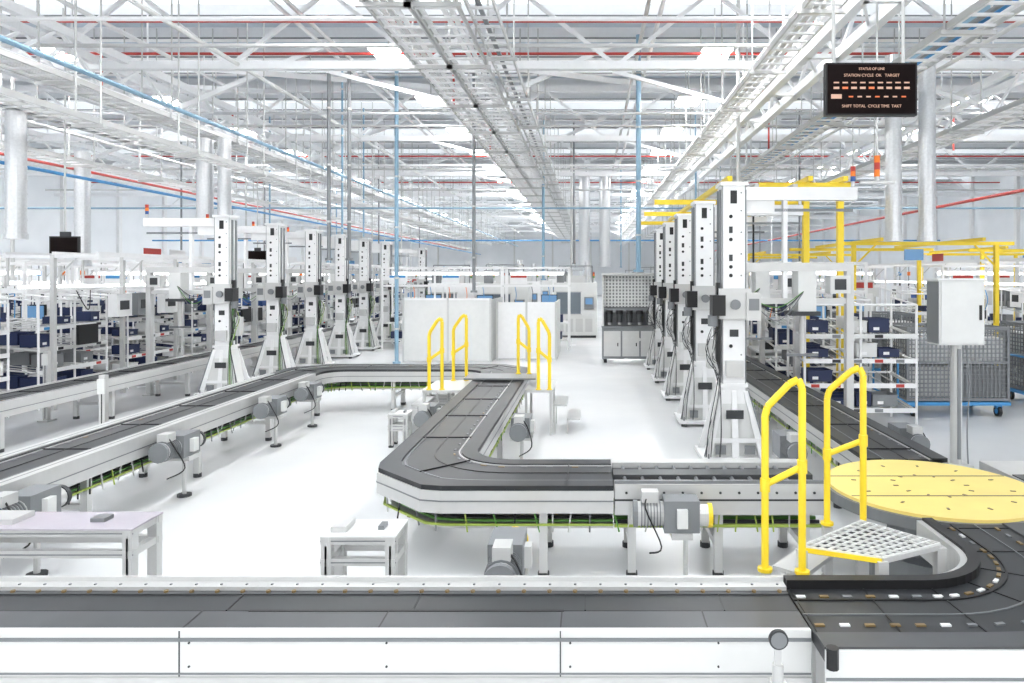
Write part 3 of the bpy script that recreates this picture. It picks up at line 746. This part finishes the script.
for X,Y in((-3.2,27),(-5.4,28),(-5.2,33),(-3.4,36),(-3.2,42),(-5.6,40),(-.8,44),(-1.2,55),(3.2,36),(5.3,33),(3.4,44),(-5.5,50),(-9.5,48),(-12,46),(-15,44),(7.6,34),(10.2,34),(3.4,54),(6,52),(-3.5,60),(-8,62),(13,36),(-18,40),(-21,38)):
    inst(cb[n%2],(X,Y,0)); n+=1
# small workcells between the partitions and the cabinets
for X,Y in((-4.2,24.8),(-1.9,25.2),(-6.2,25.4)): inst(st[n%2],(X,Y,0)); n+=1
b=B(); b.box(-.45,.45,-.3,.3,.08,2.1,OFFW); b.box(-.42,.42,-.28,.28,0,.08,DGREY); b.box(-.4,.4,-.32,-.3,.15,2.03,WHITE); b.box(.3,.34,-.34,-.32,1.0,1.2,BLACK); b.box(-.2,.15,-.33,-.32,1.35,1.65,SCBLUE); b.box(-.45,.45,-.32,.3,2.1,2.45,OFFW); b.box(-.4,.4,-.325,-.32,2.2,2.38,RED)
e0=b.obj('electrical_cabinet',(8.55,12.6,0))
inst(e0,(8.6,22.6,0)); inst(e0,(2.9,33,0)); inst(e0,(-10.4,41,0))
b=B(); b.box(-.32,.32,-.03,.03,-.2,.2,BLACK); b.box(-.29,.29,-.035,-.03,-.17,.17,SCRB); b.cyl((0,0,.2),(0,0,6.0),.02,ALU,6); b.box(-.1,.1,-.02,.05,.1,.3,DGREY)
mo=b.obj('ceiling_hung_monitor',(-11.4,15.2,3.25)); inst(mo,(-11.4,24,3.25)); inst(mo,(-14,30,3.3))

# andon board
par=bpy.data.objects.new('production_andon_display',None); par.location=(3.2,8,4.72); scene.collection.objects.link(par)
b=B(); b.box(-.52,.52,-.04,.04,-.3,.3,BLACK); b.box(-.5,.5,-.045,-.04,-.28,.28,SCRB)
for i in range(9):
    x=-.4+.1*i
    b.box(x-.03,x+.03,-.048,-.045,.065,.08,SCR); b.box(x-.032,x+.032,-.048,-.045,-.0,.025,SCRO if i in(1,4) else SCR)
b.box(-.46,-.34,-.048,-.045,-.11,-.06,SCR)
for i in range(7): b.box(-.26+i*.1,-.21+i*.1,-.048,-.045,-.095,-.08,SCR if i%3 else SCRO)
for x in(-.4,.4): b.cyl((x,.05,.2),(x,.05,4.88),.022,ALU,8)
b.box(-.55,.55,.04,.08,.1,.16,ALU); b.box(-.1,.1,.04,.1,-.1,.2,DGREY)
o=b.obj('display_panel'); o.parent=par
for t,z,sz in(('STATUS OF LINE',.215,.04),('STATION CYCLE  OK   TARGET',.14,.045),('SHIFT TOTAL  CYCLE TIME  TAKT',-.21,.045)):
    cu=bpy.data.curves.new('text_line','FONT'); cu.body=t; cu.size=sz; cu.align_x='CENTER'; cu.extrude=.001
    tob=bpy.data.objects.new('text_line',cu); tob.location=(0,-.05,z); tob.rotation_euler=(math.pi/2,0,0); cu.materials.append(SCR); scene.collection.objects.link(tob); tob.parent=par
b=B(); b.cyl((0,0,0),(0,0,.06),.04,ALU,10)
for i,m in enumerate((ORANGE,RED,ORANGE)): b.cyl((0,0,.06+.1*i),(0,0,.16+.1*i),.04,m,12)
b.cyl((0,0,.36),(0,0,5.65),.015,ALU,6); b.box(-.25,.25,-.02,.02,-.04,0,ALU)
b.obj('andon_signal_lamp',(4.1,10,3.95))

# ---------------------------------------------------------------- world / lights / camera
w=bpy.data.worlds.new('World'); scene.world=w; w.use_nodes=True
w.node_tree.nodes['Background'].inputs[0].default_value=(.95,.975,1,1); w.node_tree.nodes['Background'].inputs[1].default_value=1.5
cam=bpy.data.cameras.new('camera'); cam.sensor_width=36; cam.lens=36*700/1024; cam.shift_x=-78/1024; cam.shift_y=-66/1024; cam.clip_end=300
co=bpy.data.objects.new('camera',cam); co.location=(0,0,2.6); co.rotation_euler=(math.pi/2,0,0); scene.collection.objects.link(co); scene.camera=co
